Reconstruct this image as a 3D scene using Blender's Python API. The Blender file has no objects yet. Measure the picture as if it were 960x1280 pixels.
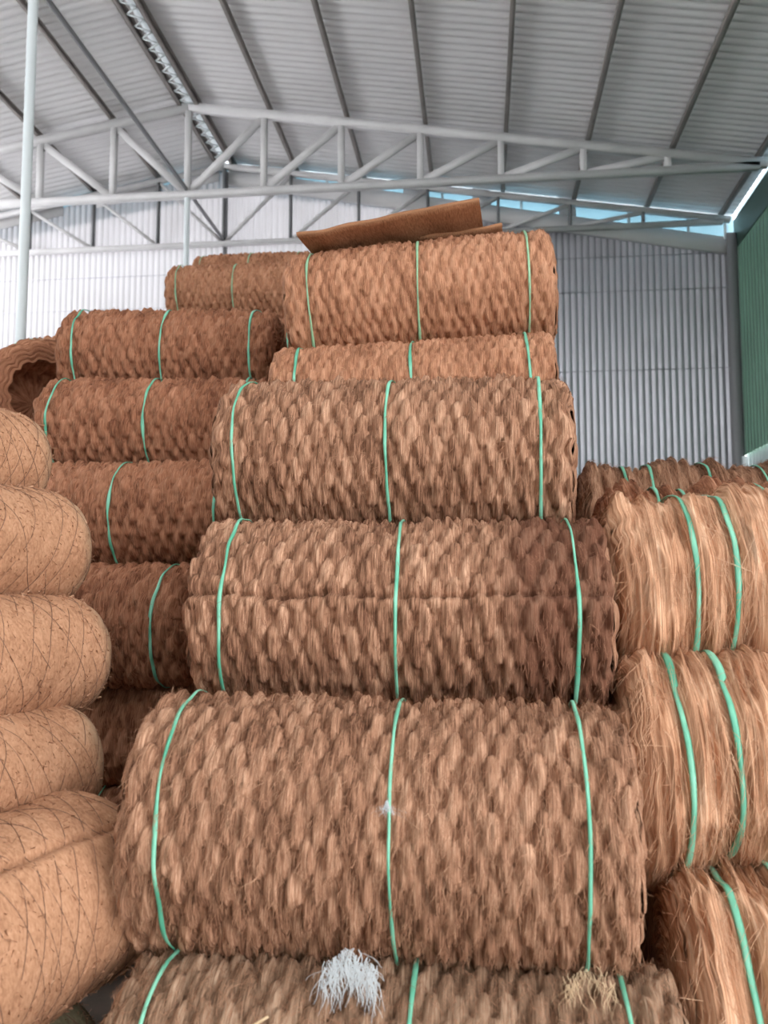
import bpy, math, random
import numpy as np
from mathutils import Matrix, Vector

SC = bpy.context.scene
COL = SC.collection
PI = math.pi
EYE = 1.78          # camera height above the concrete floor

# ------------------------------------------------------------------ camera
cam_data = bpy.data.cameras.new('camera')
cam = bpy.data.objects.new('camera', cam_data)
COL.objects.link(cam)
cam_data.sensor_fit = 'VERTICAL'
cam_data.sensor_height = 36.0
cam_data.lens = 36.0 * 1100 / 1280
cam_data.clip_end = 200
cam.matrix_world = (Matrix.Translation((0, 0, EYE)) @ Matrix.Rotation(0.1091, 4, 'Z')
                    @ Matrix.Rotation(PI / 2 + 0.0899, 4, 'X'))
SC.camera = cam
cam_data.dof.use_dof = True
cam_data.dof.focus_distance = 4.0
cam_data.dof.aperture_fstop = 2.8

# ------------------------------------------------------------------ world and light
SC.view_settings.view_transform = 'Standard'
SC.view_settings.look = 'None'
SC.view_settings.gamma = 1.0
SC.view_settings.use_curve_mapping = False
SC.view_settings.exposure = 0.72

world = bpy.data.worlds.new('world')
SC.world = world
world.use_nodes = True
bg = world.node_tree.nodes['Background']
bg.inputs['Color'].default_value = (0.97, 0.975, 1.0, 1)
bg.inputs['Strength'].default_value = 3.3

# roof geometry
RX, RZ = -5.55, 9.50 + EYE      # ridge line
SLOPE = 0.17
CHORD = 7.61 + EYE              # bottom chord height
YG = 18.5                       # inner face of the gable wall
YF = -7.0                       # open front
XR = 5.35                       # right wall
XL = -13.0                      # left side


def roof_z(x):
    return RZ - SLOPE * (RX - x) if x < RX else RZ - 0.161 * (x - RX)


# ------------------------------------------------------------------ helpers
def link(name, me, parent=None, mat=None, smooth=False):
    o = bpy.data.objects.new(name, me)
    COL.objects.link(o)
    if parent is not None:
        o.parent = parent
    if mat is not None and not me.materials:
        me.materials.append(mat)
    if smooth:
        me.shade_smooth()
    return o


def empty(name, label, cat, group=None, loc=(0, 0, 0)):
    o = bpy.data.objects.new(name, None)
    COL.objects.link(o)
    o.empty_display_size = 0.1
    o.location = loc
    o['label'] = label
    o['category'] = cat
    if group:
        o['group'] = group
    return o


def grid_mesh(name, P, wrap_v=False, attr=None):
    """P: (nu, nv, 3) vertex grid -> mesh; v may wrap round."""
    nu, nv, _ = P.shape
    me = bpy.data.meshes.new(name)
    i = np.arange(nu - 1)[:, None]
    jn = nv if wrap_v else nv - 1
    j = np.arange(jn)[None, :]
    j2 = (j + 1) % nv
    F = np.stack([i * nv + j, i * nv + j2, (i + 1) * nv + j2, (i + 1) * nv + j], -1).reshape(-1, 4)
    fill_mesh(me, P.reshape(-1, 3), F)
    if attr is not None:
        a = me.attributes.new('fuv', 'FLOAT_VECTOR', 'POINT')
        a.data.foreach_set('vector', attr.reshape(-1).astype(np.float32))
    return me


def fill_mesh(me, V, F):
    V = np.ascontiguousarray(V, dtype=np.float32)
    F = np.ascontiguousarray(F, dtype=np.int32)
    n, k = F.shape
    me.vertices.add(len(V))
    me.vertices.foreach_set('co', V.reshape(-1))
    me.loops.add(n * k)
    me.loops.foreach_set('vertex_index', F.reshape(-1))
    me.polygons.add(n)
    me.polygons.foreach_set('loop_start', np.arange(0, n * k, k, dtype=np.int32))
    me.polygons.foreach_set('loop_total', np.full(n, k, dtype=np.int32))
    me.update(calc_edges=True)
    return me


class MB:
    """collects boxes and bars, then links them as one mesh object"""

    def __init__(self):
        self.V, self.F, self.n = [], [], 0

    def add(self, V, F):
        V = np.asarray(V, float)
        self.V.append(V)
        self.F.append(np.asarray(F) + self.n)
        self.n += len(V)

    def hexa(self, c):
        self.add(c, [[0, 3, 2, 1], [4, 5, 6, 7], [0, 1, 5, 4], [1, 2, 6, 5], [2, 3, 7, 6], [3, 0, 4, 7]])

    def box(self, x0, x1, y0, y1, z0, z1):
        self.hexa([(x0, y0, z0), (x1, y0, z0), (x1, y1, z0), (x0, y1, z0),
                   (x0, y0, z1), (x1, y0, z1), (x1, y1, z1), (x0, y1, z1)])

    def bar(self, a, b, w, h, up=(0, 1, 0)):
        a, b = Vector(a), Vector(b)
        d = (b - a).normalized()
        s = d.cross(Vector(up)).normalized() * (w / 2)
        t = s.cross(d).normalized() * (h / 2)
        self.hexa([a - s - t, a + s - t, a + s + t, a - s + t,
                   b - s - t, b + s - t, b + s + t, b - s + t])

    def channel(self, a, b, w, h, up=(0, 1, 0), th=0.012):
        """an open C-section bar"""
        a, b = Vector(a), Vector(b)
        d = (b - a).normalized()
        s = d.cross(Vector(up)).normalized()
        t = s.cross(d).normalized()
        for o, ww, hh in ((s * (-w / 2 + th / 2), th, h), (t * (h / 2 - th / 2), w, th), (t * (-h / 2 + th / 2), w, th)):
            self.bar(a + o, b + o, ww, hh, up)

    def tube(self, a, b, r, n=16):
        a, b = Vector(a), Vector(b)
        d = (b - a).normalized()
        s = d.orthogonal().normalized()
        t = d.cross(s)
        V = []
        for p in (a, b):
            for k in range(n):
                q = 2 * PI * k / n
                V.append(p + s * (r * math.cos(q)) + t * (r * math.sin(q)))
        self.add(V, [[k, (k + 1) % n, n + (k + 1) % n, n + k] for k in range(n)])

    def build(self, name, mat, parent=None, smooth=False):
        me = bpy.data.meshes.new(name)
        fill_mesh(me, np.concatenate(self.V), np.concatenate(self.F))
        return link(name, me, parent, mat, smooth)


class Noise:
    """smooth value noise on a periodic lattice"""

    def __init__(self, seed, n=64):
        self.g = np.random.RandomState(seed).rand(n, n) * 2 - 1
        self.n = n

    def __call__(self, x, y, py=None):
        n = self.n
        py = py or n
        xi, yi = np.floor(x).astype(int), np.floor(y).astype(int)
        fx, fy = x - xi, y - yi
        fx, fy = fx * fx * (3 - 2 * fx), fy * fy * (3 - 2 * fy)
        x0, x1 = xi % n, (xi + 1) % n
        y0, y1 = (yi % py) % n, ((yi + 1) % py) % n
        g = self.g
        return (g[x0, y0] * (1 - fx) + g[x1, y0] * fx) * (1 - fy) + (g[x0, y1] * (1 - fx) + g[x1, y1] * fx) * fy


# ------------------------------------------------------------------ materials
def new_mat(name):
    m = bpy.data.materials.new(name)
    m.use_nodes = True
    nt = m.node_tree
    return m, nt, nt.nodes['Principled BSDF']


def nd(nt, kind, **kw):
    n = nt.nodes.new(kind)
    for k, v in kw.items():
        if k in n.inputs.keys():
            n.inputs[k].default_value = v
        else:
            setattr(n, k, v)
    return n


def ramp(nt, stops):
    r = nt.nodes.new('ShaderNodeValToRGB')
    e = r.color_ramp.elements
    while len(e) < len(stops):
        e.new(0.5)
    for k, (p, c) in enumerate(stops):
        e[k].position = p
        e[k].color = (*c, 1)
    return r


def coir_mat(name, dark, mid, light, fx=260.0, fy=16.0, bump=0.7, stain=None):
    """fibrous coir: streaks running along the yarn, patches of tone per stitch"""
    m, nt, b = new_mat(name)
    L = nt.links.new
    at = nd(nt, 'ShaderNodeAttribute', attribute_name='fuv')
    sep = nd(nt, 'ShaderNodeSeparateXYZ')
    L(at.outputs['Vector'], sep.inputs[0])
    comb = nd(nt, 'ShaderNodeCombineXYZ')
    mu = nd(nt, 'ShaderNodeMath', operation='MULTIPLY'); mu.inputs[1].default_value = fx
    mv = nd(nt, 'ShaderNodeMath', operation='MULTIPLY'); mv.inputs[1].default_value = fy
    L(sep.outputs[0], mu.inputs[0]); L(sep.outputs[1], mv.inputs[0])
    L(mu.outputs[0], comb.inputs[0]); L(mv.outputs[0], comb.inputs[1]); L(sep.outputs[2], comb.inputs[2])
    n1 = nd(nt, 'ShaderNodeTexNoise', Scale=1.0, Detail=3.0, Roughness=0.6, Distortion=0.4)
    L(comb.outputs[0], n1.inputs['Vector'])
    tc = nd(nt, 'ShaderNodeTexCoord')
    n2 = nd(nt, 'ShaderNodeTexNoise', Scale=3.5, Detail=3.0)
    L(tc.outputs['Object'], n2.inputs['Vector'])
    # sum: streaks + per stitch tone + patches
    a1 = nd(nt, 'ShaderNodeMath', operation='MULTIPLY_ADD'); a1.inputs[1].default_value = 0.9
    L(n1.outputs[0], a1.inputs[0])
    t1 = nd(nt, 'ShaderNodeMath', operation='MULTIPLY_ADD'); t1.inputs[1].default_value = 0.16; t1.inputs[2].default_value = -0.19
    L(sep.outputs[2], t1.inputs[0]); L(t1.outputs[0], a1.inputs[2])
    a2 = nd(nt, 'ShaderNodeMath', operation='MULTIPLY_ADD'); a2.inputs[1].default_value = 0.3
    L(n2.outputs[0], a2.inputs[0]); L(a1.outputs[0], a2.inputs[2])
    r = ramp(nt, [(0.31, dark), (0.51, mid), (0.74, light)])
    L(a2.outputs[0], r.inputs[0])
    col = r.outputs[0]
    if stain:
        sx0, sx1, sc, famt = stain        # second colour blended in along the roll axis
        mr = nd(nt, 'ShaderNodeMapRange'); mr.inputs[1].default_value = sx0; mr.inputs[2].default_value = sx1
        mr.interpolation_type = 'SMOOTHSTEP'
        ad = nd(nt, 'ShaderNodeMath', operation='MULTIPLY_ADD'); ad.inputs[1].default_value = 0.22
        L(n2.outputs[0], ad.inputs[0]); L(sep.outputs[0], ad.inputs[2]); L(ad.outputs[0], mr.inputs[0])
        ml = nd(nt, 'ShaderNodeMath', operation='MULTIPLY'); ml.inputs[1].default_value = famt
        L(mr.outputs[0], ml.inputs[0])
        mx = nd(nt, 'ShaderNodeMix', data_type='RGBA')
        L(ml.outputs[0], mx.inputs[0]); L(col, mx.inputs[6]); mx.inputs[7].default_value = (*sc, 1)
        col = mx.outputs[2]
    L(col, b.inputs['Base Color'])
    bp = nd(nt, 'ShaderNodeBump', Strength=bump, Distance=0.006)
    L(n1.outputs[0], bp.inputs['Height'])
    L(bp.outputs[0], b.inputs['Normal'])
    b.inputs['Roughness'].default_value = 0.85
    b.inputs['Specular IOR Level'].default_value = 0.25
    return m


def plain(name, c, rough=0.5, metal=0.0, nscale=0, namt=0.0, bump=0.0, spec=0.5, c2=None):
    m, nt, b = new_mat(name)
    b.inputs['Base Color'].default_value = (*c, 1)
    b.inputs['Roughness'].default_value = rough
    b.inputs['Metallic'].default_value = metal
    b.inputs['Specular IOR Level'].default_value = spec
    if nscale:
        L = nt.links.new
        tc = nd(nt, 'ShaderNodeTexCoord')
        n = nd(nt, 'ShaderNodeTexNoise', Scale=nscale, Detail=5.0, Roughness=0.6)
        L(tc.outputs['Object'], n.inputs['Vector'])
        c2 = c2 or tuple(v * (1 - namt) for v in c)
        r = ramp(nt, [(0.35, c2), (0.6, c)])
        L(n.outputs[0], r.inputs[0]); L(r.outputs[0], b.inputs['Base Color'])
        if bump:
            bp = nd(nt, 'ShaderNodeBump', Strength=bump, Distance=0.01)
            L(n.outputs[0], bp.inputs['Height']); L(bp.outputs[0], b.inputs['Normal'])
    return m


M = {}
M['coir'] = coir_mat('coir_brown', (0.125, 0.053, 0.028), (0.375, 0.193, 0.114), (0.66, 0.405, 0.265))
M['coir_dark_end'] = coir_mat('coir_brown_dark_end', (0.125, 0.053, 0.028), (0.375, 0.193, 0.114), (0.66, 0.405, 0.265),
                           stain=(0.42, 0.62, (0.11, 0.035, 0.018), 0.72))  # darker reddish tone towards the right end of the roll
M['coir_dusty'] = coir_mat('coir_dusty', (0.12, 0.066, 0.038), (0.31, 0.185, 0.115), (0.50, 0.345, 0.235))
M['coir_orange'] = coir_mat('coir_orange', (0.24, 0.098, 0.050), (0.47, 0.225, 0.128), (0.66, 0.36, 0.22))
M['coir_red'] = coir_mat('coir_red', (0.15, 0.052, 0.026), (0.37, 0.160, 0.086), (0.56, 0.28, 0.17))
M['fibre'] = coir_mat('loose_fibre', (0.24, 0.11, 0.06), (0.42, 0.22, 0.13), (0.66, 0.42, 0.27), bump=0.0)
M['fibre_brown'] = coir_mat('loose_fibre_brown', (0.16, 0.07, 0.04), (0.28, 0.13, 0.075), (0.42, 0.22, 0.14), bump=0.0)
M['fibre_orange'] = coir_mat('loose_fibre_orange', (0.34, 0.14, 0.06), (0.56, 0.28, 0.14), (0.78, 0.48, 0.28), bump=0.0)
M['bale'] = coir_mat('bale_fibre', (0.30, 0.125, 0.06), (0.62, 0.34, 0.20), (0.88, 0.60, 0.41), fx=180, fy=4, bump=1.0)
M['bale_loose'] = coir_mat('bale_loose_fibre', (0.36, 0.17, 0.09), (0.56, 0.32, 0.19), (0.78, 0.54, 0.37), bump=0.0)
M['felt'] = coir_mat('coir_felt', (0.32, 0.155, 0.083), (0.45, 0.235, 0.132), (0.55, 0.31, 0.185), fx=120, fy=60, bump=0.35,
                     stain=(0.60, 0.70, (0.30, 0.235, 0.15), 0.55))
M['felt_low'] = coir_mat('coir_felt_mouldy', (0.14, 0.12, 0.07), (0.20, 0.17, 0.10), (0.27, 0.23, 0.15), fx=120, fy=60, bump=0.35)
M['sheet'] = coir_mat('coir_sheet', (0.22, 0.10, 0.05), (0.38, 0.18, 0.09), (0.5, 0.26, 0.14), fx=150, fy=40, bump=0.5)
M['net'] = plain('net_twine', (0.17, 0.085, 0.052), 0.8)
M['lint'] = plain('white_lint', (0.50, 0.53, 0.54), 0.9)
M['straw'] = plain('pale_straw', (0.62, 0.45, 0.27), 0.7)
M['steel'] = plain('painted_steel', (0.76, 0.745, 0.75), 0.55, nscale=1.3, namt=0.14)
M['steel_white'] = plain('white_painted_steel', (0.80, 0.86, 0.88), 0.4)
M['purlin'] = plain('purlin_primer', (0.36, 0.32, 0.295), 0.6, nscale=2, namt=0.25)
M['girt'] = plain('girt_steel', (0.25, 0.25, 0.26), 0.6)
M['roof'] = plain('roof_sheet', (0.86, 0.845, 0.85), 0.45, nscale=0.35, namt=0.12)
M['wallsheet'] = plain('gable_sheet', (0.52, 0.52, 0.56), 0.32, metal=0.45, nscale=0.35, namt=0.10)
M['green'] = plain('green_sheet', (0.17, 0.34, 0.24), 0.45, nscale=0.5, namt=0.2)
M['green_dark'] = plain('green_fascia', (0.07, 0.14, 0.105), 0.5)
M['pale'] = plain('pale_panel', (0.56, 0.66, 0.66), 0.5)
M['floor'] = plain('concrete', (0.24, 0.20, 0.17), 0.85, nscale=3, namt=0.3, bump=0.3)


def strap_mat():
    m, nt, b = new_mat('green_strap')
    L = nt.links.new
    tc = nd(nt, 'ShaderNodeTexCoord')
    n = nd(nt, 'ShaderNodeTexNoise', Scale=6.0, Detail=2.0)
    L(tc.outputs['Object'], n.inputs['Vector'])
    r = ramp(nt, [(0.35, (0.10, 0.42, 0.27)), (0.65, (0.26, 0.66, 0.47))])
    L(n.outputs[0], r.inputs[0]); L(r.outputs[0], b.inputs['Base Color'])
    b.inputs['Roughness'].default_value = 0.35
    b.inputs['Transmission Weight'].default_value = 0.0
    return m


M['strap'] = strap_mat()
M['strap_pale'] = plain('pale_green_strap', (0.34, 0.62, 0.38), 0.4, nscale=5, namt=0.3)

# ------------------------------------------------------------------ the hall


def corrugated(name, axis_pts, mat, kind, label=None):
    me = grid_mesh(name, axis_pts)
    o = link(name, me, None, mat)
    o['kind'] = kind
    return o


def rib_profile(y0, y1, pitch, depth, flat=0.62):
    """trapezoid sheeting: wide pans, narrow folds"""
    ys, hs = [], []
    n = int(round((y1 - y0) / pitch))
    for k in range(n):
        y = y0 + k * pitch
        w = pitch
        for f, h in ((0.0, 0), (flat, 0), (flat + 0.10, 1), (0.90, 1)):
            ys.append(y + f * w); hs.append(h * depth)
    ys.append(y1); hs.append(0)
    return np.array(ys), np.array(hs)


# roof: ribbed sheets running down each slope, ribs repeat along the hall
ys, hs = rib_profile(YF, YG + 0.9, 0.18, 0.018)
sheet_parts = []
ys_all, hs_all = ys, hs
LIGHT_HOLE = (2.9, 4.6, -1.2, 1.0)      # unseen roof opening added to light the gable wall and right pile: x0, x1, y0, y1
for x_a, x_b, y_a, y_b in ((RX - 0.10, XL - 0.5, -99, 99), (RX + 0.10, LIGHT_HOLE[0], -99, 99), (LIGHT_HOLE[1], XR - 0.02, -99, 99),
                           (LIGHT_HOLE[0], LIGHT_HOLE[1], -99, LIGHT_HOLE[2]), (LIGHT_HOLE[0], LIGHT_HOLE[1], LIGHT_HOLE[3], 99)):
    sel = (ys_all >= y_a) & (ys_all <= y_b)
    ys, hs = ys_all[sel], hs_all[sel]
    xs = np.array([x_a, x_b])
    P = np.zeros((2, len(ys), 3))
    for a, x in enumerate(xs):
        P[a, :, 0] = x
        P[a, :, 1] = ys
        P[a, :, 2] = roof_z(x) + 0.10 + hs
    sheet_parts.append(P)
mb = MB()
for P in sheet_parts:
    n = P.shape[1]
    F = [[k, k + 1, n + k + 1, n + k] for k in range(n - 1)]
    mb.add(P.reshape(-1, 3), F)
ceiling = mb.build('ceiling', M['roof'])
ceiling['kind'] = 'structure'
# ridge capping above the slit between the two slopes
mb = MB()
mb.hexa([(RX - 0.30, YF, RZ + 0.12), (RX, YF, RZ + 0.20), (RX, YG + 1, RZ + 0.20), (RX - 0.30, YG + 1, RZ + 0.12),
         (RX - 0.30, YF, RZ + 0.125), (RX, YF, RZ + 0.21), (RX, YG + 1, RZ + 0.21), (RX - 0.30, YG + 1, RZ + 0.125)])
mb.hexa([(RX, YF, RZ + 0.20), (RX + 0.30, YF, RZ + 0.12), (RX + 0.30, YG + 1, RZ + 0.12), (RX, YG + 1, RZ + 0.20),
         (RX, YF, RZ + 0.21), (RX + 0.30, YF, RZ + 0.125), (RX + 0.30, YG + 1, RZ + 0.125), (RX, YG + 1, RZ + 0.21)])
cap = mb.build('ridge_cap', M['steel_white'], ceiling)
# purlins, each a part of the roof
for k in list(range(-7, 0)) + list(range(1, 8)):
    x = RX + k * 1.5 + (0.10 if k > 0 else -0.05)
    if x > XR - 0.2:
        continue
    mb = MB()
    z = roof_z(x) + 0.02
    mb.channel((x, YF, z), (x, YG + 0.3, z), 0.075, 0.10, up=(0, 0, 1))
    mb.build('purlin', M['purlin'], ceiling)
for s in (-1, 1):
    mb = MB()
    x = RX + s * 0.17
    mb.channel((x, YF, RZ - 0.03), (x, YG + 0.3, RZ - 0.03), 0.08, 0.16, up=(0, 0, 1))
    mb.build('ridge_purlin', M['purlin'], ceiling)
mb = MB()
y = 7.0
s = 1
while y < YG:
    mb.bar((RX - s * 0.12, y, RZ - 0.09), (RX + s * 0.12, y + 0.16, RZ - 0.09), 0.035, 0.012, up=(0, 0, 1))
    y += 0.16; s = -s
lac = mb.build('ridge_glimmer_bars', M['steel_white'], ceiling)  # white zigzag bars stand in for daylight specks under the ridge cap
lac['kind'] = 'stuff'

# gable wall
GT = 0.34


def wall_top(x):
    # the sheeting stops a hand's breadth below the roof, more towards the eaves
    return roof_z(x) - (0.10 + 0.030 * max(0, x - RX))


XT = XL + 0.135 * 87            # left of this the sheets let daylight through
m, nt, b = new_mat('translucent_sheet')
nt.nodes.remove(b)
df = nd(nt, 'ShaderNodeBsdfDiffuse', Color=(0.70, 0.69, 0.71, 1))
tl = nd(nt, 'ShaderNodeBsdfTranslucent', Color=(0.84, 0.81, 0.84, 1))
tcn = nd(nt, 'ShaderNodeTexCoord')
nzn = nd(nt, 'ShaderNodeTexNoise', Scale=0.7, Detail=6.0, Roughness=0.65)
nt.links.new(tcn.outputs['Object'], nzn.inputs['Vector'])
rm = ramp(nt, [(0.30, (0.62, 0.60, 0.60)), (0.55, (0.84, 0.82, 0.85))])
nt.links.new(nzn.outputs[0], rm.inputs[0])
nt.links.new(rm.outputs[0], tl.inputs['Color'])
ms = nd(nt, 'ShaderNodeMixShader')
ms.inputs[0].default_value = 0.10
nt.links.new(df.outputs[0], ms.inputs[1]); nt.links.new(tl.outputs[0], ms.inputs[2])
nt.links.new(ms.outputs[0], nt.nodes['Material Output'].inputs[0])
M['translucent'] = m
ysx, hsx = rib_profile(XL, XT, 0.135, 0.028, flat=0.70)
P = np.zeros((2, len(ysx), 3))
P[0, :, 0] = ysx; P[1, :, 0] = ysx
P[:, :, 1] = YG + hsx
P[1, :, 2] = [wall_top(x) for x in ysx]
tsheet = grid_mesh('translucent_sheeting', P)
ysx, hsx = rib_profile(XT, XR, 0.135, 0.028, flat=0.70)
P = np.zeros((2, len(ysx), 3))
P[0, :, 0] = ysx; P[1, :, 0] = ysx
P[0, :, 1] = YG + hsx; P[1, :, 1] = YG + hsx
P[0, :, 2] = 0.0
P[1, :, 2] = [wall_top(x) for x in ysx]
wall_back = link('wall_back', grid_mesh('wall_back', P), None, M['wallsheet'])
wall_back['kind'] = 'structure'
link('translucent_sheeting', tsheet, wall_back, M['translucent'])
for z, w in ((EYE + 7.05, 0.012), (EYE + 6.3, 0.008), (EYE + 4.6, 0.008)):
    mb = MB()
    mb.box(XL, XR, YG - 0.018, YG - 0.002, z - w / 2, z + w / 2)
    mb.build('sheet_lap', M['wallsheet'], wall_back)
# flashing segments close part of the gap under the roof
for a, b in ((XL, -9.4), (-8.6, -7.1), (-6.45, -5.75), (-5.0, -4.0), (-2.95, -2.5), (-1.6, -1.05), (-0.1, 0.3), (1.75, 2.1)):
    mb = MB()
    za, zb = roof_z(a), roof_z(b)
    mb.hexa([(a, YG - 0.03, za - 0.30), (b, YG - 0.03, zb - 0.30), (b, YG, zb - 0.30), (a, YG, za - 0.30),
             (a, YG - 0.03, za + 0.08), (b, YG - 0.03, zb + 0.08), (b, YG, zb + 0.08), (a, YG, za + 0.08)])
    mb.build('gable_flashing', M['steel'], wall_back)
m, nt, b = new_mat('gap_dim_strip')  # pane added over the open gap to dim the sky behind it
nt.nodes.remove(b)
df = nd(nt, 'ShaderNodeBsdfDiffuse', Color=(0.55, 0.66, 0.70, 1))
tl = nd(nt, 'ShaderNodeBsdfTranslucent', Color=(0.62, 0.84, 0.92, 1))
ms = nd(nt, 'ShaderNodeMixShader')
ms.inputs[0].default_value = 0.42
nt.links.new(df.outputs[0], ms.inputs[1]); nt.links.new(tl.outputs[0], ms.inputs[2])
nt.links.new(ms.outputs[0], nt.nodes['Material Output'].inputs[0])
M['frosted'] = m
mb = MB()
mb.hexa([(XL, YG + 0.04, roof_z(XL) - 0.6), (RX, YG + 0.04, RZ - 0.6), (RX, YG + 0.05, RZ - 0.6), (XL, YG + 0.05, roof_z(XL) - 0.6),
         (XL, YG + 0.04, roof_z(XL) + 0.10), (RX, YG + 0.04, RZ + 0.10), (RX, YG + 0.05, RZ + 0.10), (XL, YG + 0.05, roof_z(XL) + 0.10)])
mb.hexa([(RX, YG + 0.04, RZ - 0.6), (XR, YG + 0.04, roof_z(XR) - 0.6), (XR, YG + 0.05, roof_z(XR) - 0.6), (RX, YG + 0.05, RZ - 0.6),
         (RX, YG + 0.04, RZ + 0.10), (XR, YG + 0.04, roof_z(XR) + 0.10), (XR, YG + 0.05, roof_z(XR) + 0.10), (RX, YG + 0.05, RZ + 0.10)])
mb.build('gap_dim_strip', m, wall_back)
for x in (4.42, 3.2, 0.95, -0.75, -3.3):
    mb = MB(); mb.box(x - 0.03, x + 0.03, YG + 0.0, YG + 0.03, roof_z(x) - 0.5, roof_z(x) + 0.06)
    mb.build('strip_joint', M['steel_white'], wall_back)
# eaves angle along the top of the wall sheeting
mb = MB()
for a, b in ((RX, XR),):
    mb.bar((a, YG - 0.05, wall_top(a) - 0.18), (b, YG - 0.05, wall_top(b) - 0.18), 0.10, 0.34, up=(0, 0, 1))
tr = mb.build('trim_1', M['roof'])
tr['kind'] = 'structure'

# right wall: green sheeting above a pale dado, with a dark fascia beam under the eaves
ysr, hsr = rib_profile(YF, YG - 0.05, 0.2, 0.03)
ysl, hsl = ysr, hsr
ysr, hsr = ysr[ysr > 1.0], hsr[ysr > 1.0]        # unseen opening beyond, added to bring light in from the right
P = np.zeros((2, len(ysr), 3))
P[:, :, 0] = XR + hsr
P[:, :, 1] = ysr
P[0, :, 2] = EYE + 2.75
P[1, :, 2] = EYE + 7.35
wr = link('wall_right', grid_mesh('wall_right', P), None, M['green'])
wr['kind'] = 'structure'
mb = MB()
mb.box(XR - 0.02, XR + 0.0, YF, YG, EYE + 7.10, EYE + 7.73)
f = mb.build('eave_fascia', M['green_dark'], wr)
mb = MB()
mb.box(XR + 0.05, XR + 0.06, 1.0, YG, EYE + 7.3, EYE + 7.9)
mb.build('gap_dim_strip', M['frosted'], wr)  # added here too, dims the sky in the eave slit
P = np.zeros((2, len(ysr), 3))
P[:, :, 0] = XR + 0.06 + hsr
P[:, :, 1] = ysr
P[1, :, 2] = EYE + 2.78
link('dado_sheeting', grid_mesh('dado_sheeting', P), wr, M['pale'])
mb = MB()
mb.channel((XR - 0.12, YG - 0.10, 0), (XR - 0.12, YG - 0.10, EYE + 7.4), 0.2, 0.2, up=(0, 1, 0))
c = mb.build('trim_2', M['girt'])
c['kind'] = 'structure'
mb = MB()
mb.box(XR - 0.03, XR - 0.005, YG - 2.0, YG - 1.88, 0.0, EYE + 2.70)
mb.box(XR - 0.10, XR - 0.005, YG - 0.35, YG - 0.27, 0.0, EYE + 2.70)
c = mb.build('trim_3', M['steel_white'])
c['kind'] = 'structure'
mb = MB()
mb.box(XR - 0.24, XR - 0.19, YG - 0.12, YG - 0.07, EYE + 7.30, EYE + 7.75)
c = mb.build('trim_4', M['steel_white'])
c['kind'] = 'structure'

# floor
mb = MB()
mb.box(XL - 1, XR + 1, YF, YG + 0.5, -0.15, 0)
fl = mb.build('floor', M['floor'])
fl['kind'] = 'structure'
# low part of the left side wall; above it the side is open to daylight
P = np.zeros((2, len(ysl), 3))
P[:, :, 0] = XL - hsl
P[:, :, 1] = ysl
P[1, :, 2] = 7.0
wl = link('wall_left', grid_mesh('wall_left', P), None, M['pale'])
wl['kind'] = 'structure'

mb = MB()
for a, b, z0, z1 in ((XL, 1.5, 0, 8.8), (1.5, XR, 5.6, 8.8)):      # big door behind the camera
    mb.box(a, b, YF - 0.06, YF, z0, z1)
wf = mb.build('wall_front', M['green_dark'])
wf['kind'] = 'structure'

# ---- trusses
def truss(y, label, top_w, bot_w, web_w, matv, matd, lo=-7, hi=7):
    t = empty('roof_truss', label, 'truss', 'roof trusses', (RX, y, CHORD))
    inv = Matrix.Translation((-RX, -y, -CHORD))

    def fin(o):
        o.data.transform(inv)
    for s in (-1, 1):
        xe = XR - 0.15 if s > 0 else XL
        mb = MB()
        mb.bar((RX, y, RZ - 0.12), (xe, y, roof_z(xe) - 0.12), top_w, 0.12, up=(0, 1, 0))
        fin(mb.build('top_chord', M['steel'], t))
    mb = MB()
    mb.bar((XL, y, CHORD), (XR - 0.3, y, CHORD), bot_w, 0.12, up=(0, 1, 0))
    fin(mb.build('bottom_chord', M['steel'], t))
    for k in range(lo, hi):
        x = RX + 1.5 * k
        if x > XR - 0.4 or roof_z(x) - CHORD < 0.25:
            continue
        mb = MB()
        mb.channel((x, y, CHORD), (x, y, roof_z(x) - 0.14), web_w, 0.09, up=(0, 1, 0))
        fin(mb.build('vertical_strut', matv, t))
        s = 1 if k >= 0 else -1
        ends = [(k, k + 1)] if k >= 0 else []
        if k <= 0:
            ends.append((k, k - 1))
        for a, b in ends:
            xa, xb = RX + 1.5 * a, RX + 1.5 * b
            if xb > XR - 0.3 or xb < XL:
                continue
            mb = MB()
            mb.bar((xa, y + 0.01, CHORD + 0.02), (xb, y + 0.01, roof_z(xb) - 0.16), web_w * 1.15, 0.07, up=(0, 1, 0))
            fin(mb.build('diagonal_brace', matd, t))
    return t


truss(15.84, 'pale grey steel roof truss crossing in front of the gable wall', 0.16, 0.13, 0.12, M['steel'], M['steel'])
truss(YG - 0.25, 'thinner roof truss with dark upright struts fixed against the gable wall', 0.10, 0.09, 0.06, M['girt'], M['steel'])
# lengthwise tie at bottom chord level
mb = MB()
mb.bar((0, YF - 15.84, 0), (0, YG - 0.3 - 15.84, 0), 0.05, 0.06, up=(0, 0, 1))
tie = mb.build('tie_beam', M['girt'])
tie.location = (RX, 15.84, CHORD + 0.09)
tie['label'] = 'thin dark steel tie running the length of the hall below the ridge'
tie['category'] = 'beam'
for y, r, lab in ((9.955, 0.062, 'tall white steel column at left, nearer one, standing among the rolls'),
                  (15.84, 0.055, 'white steel column under the peak of the pale grey truss')):
    mb = MB()
    top = (RZ - 0.1 if y < 12 else CHORD) - 0.0
    mb.tube((0, 0, 0), (0, 0, top), r)
    c = empty('steel_column', lab, 'column', None, (RX, y, 0))
    o = mb.build('shaft', M['steel_white'], c, smooth=True)
    mb = MB(); mb.box(-0.14, 0.14, -0.14, 0.14, 0, 0.02); mb.build('base_plate', M['steel'], c)
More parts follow.
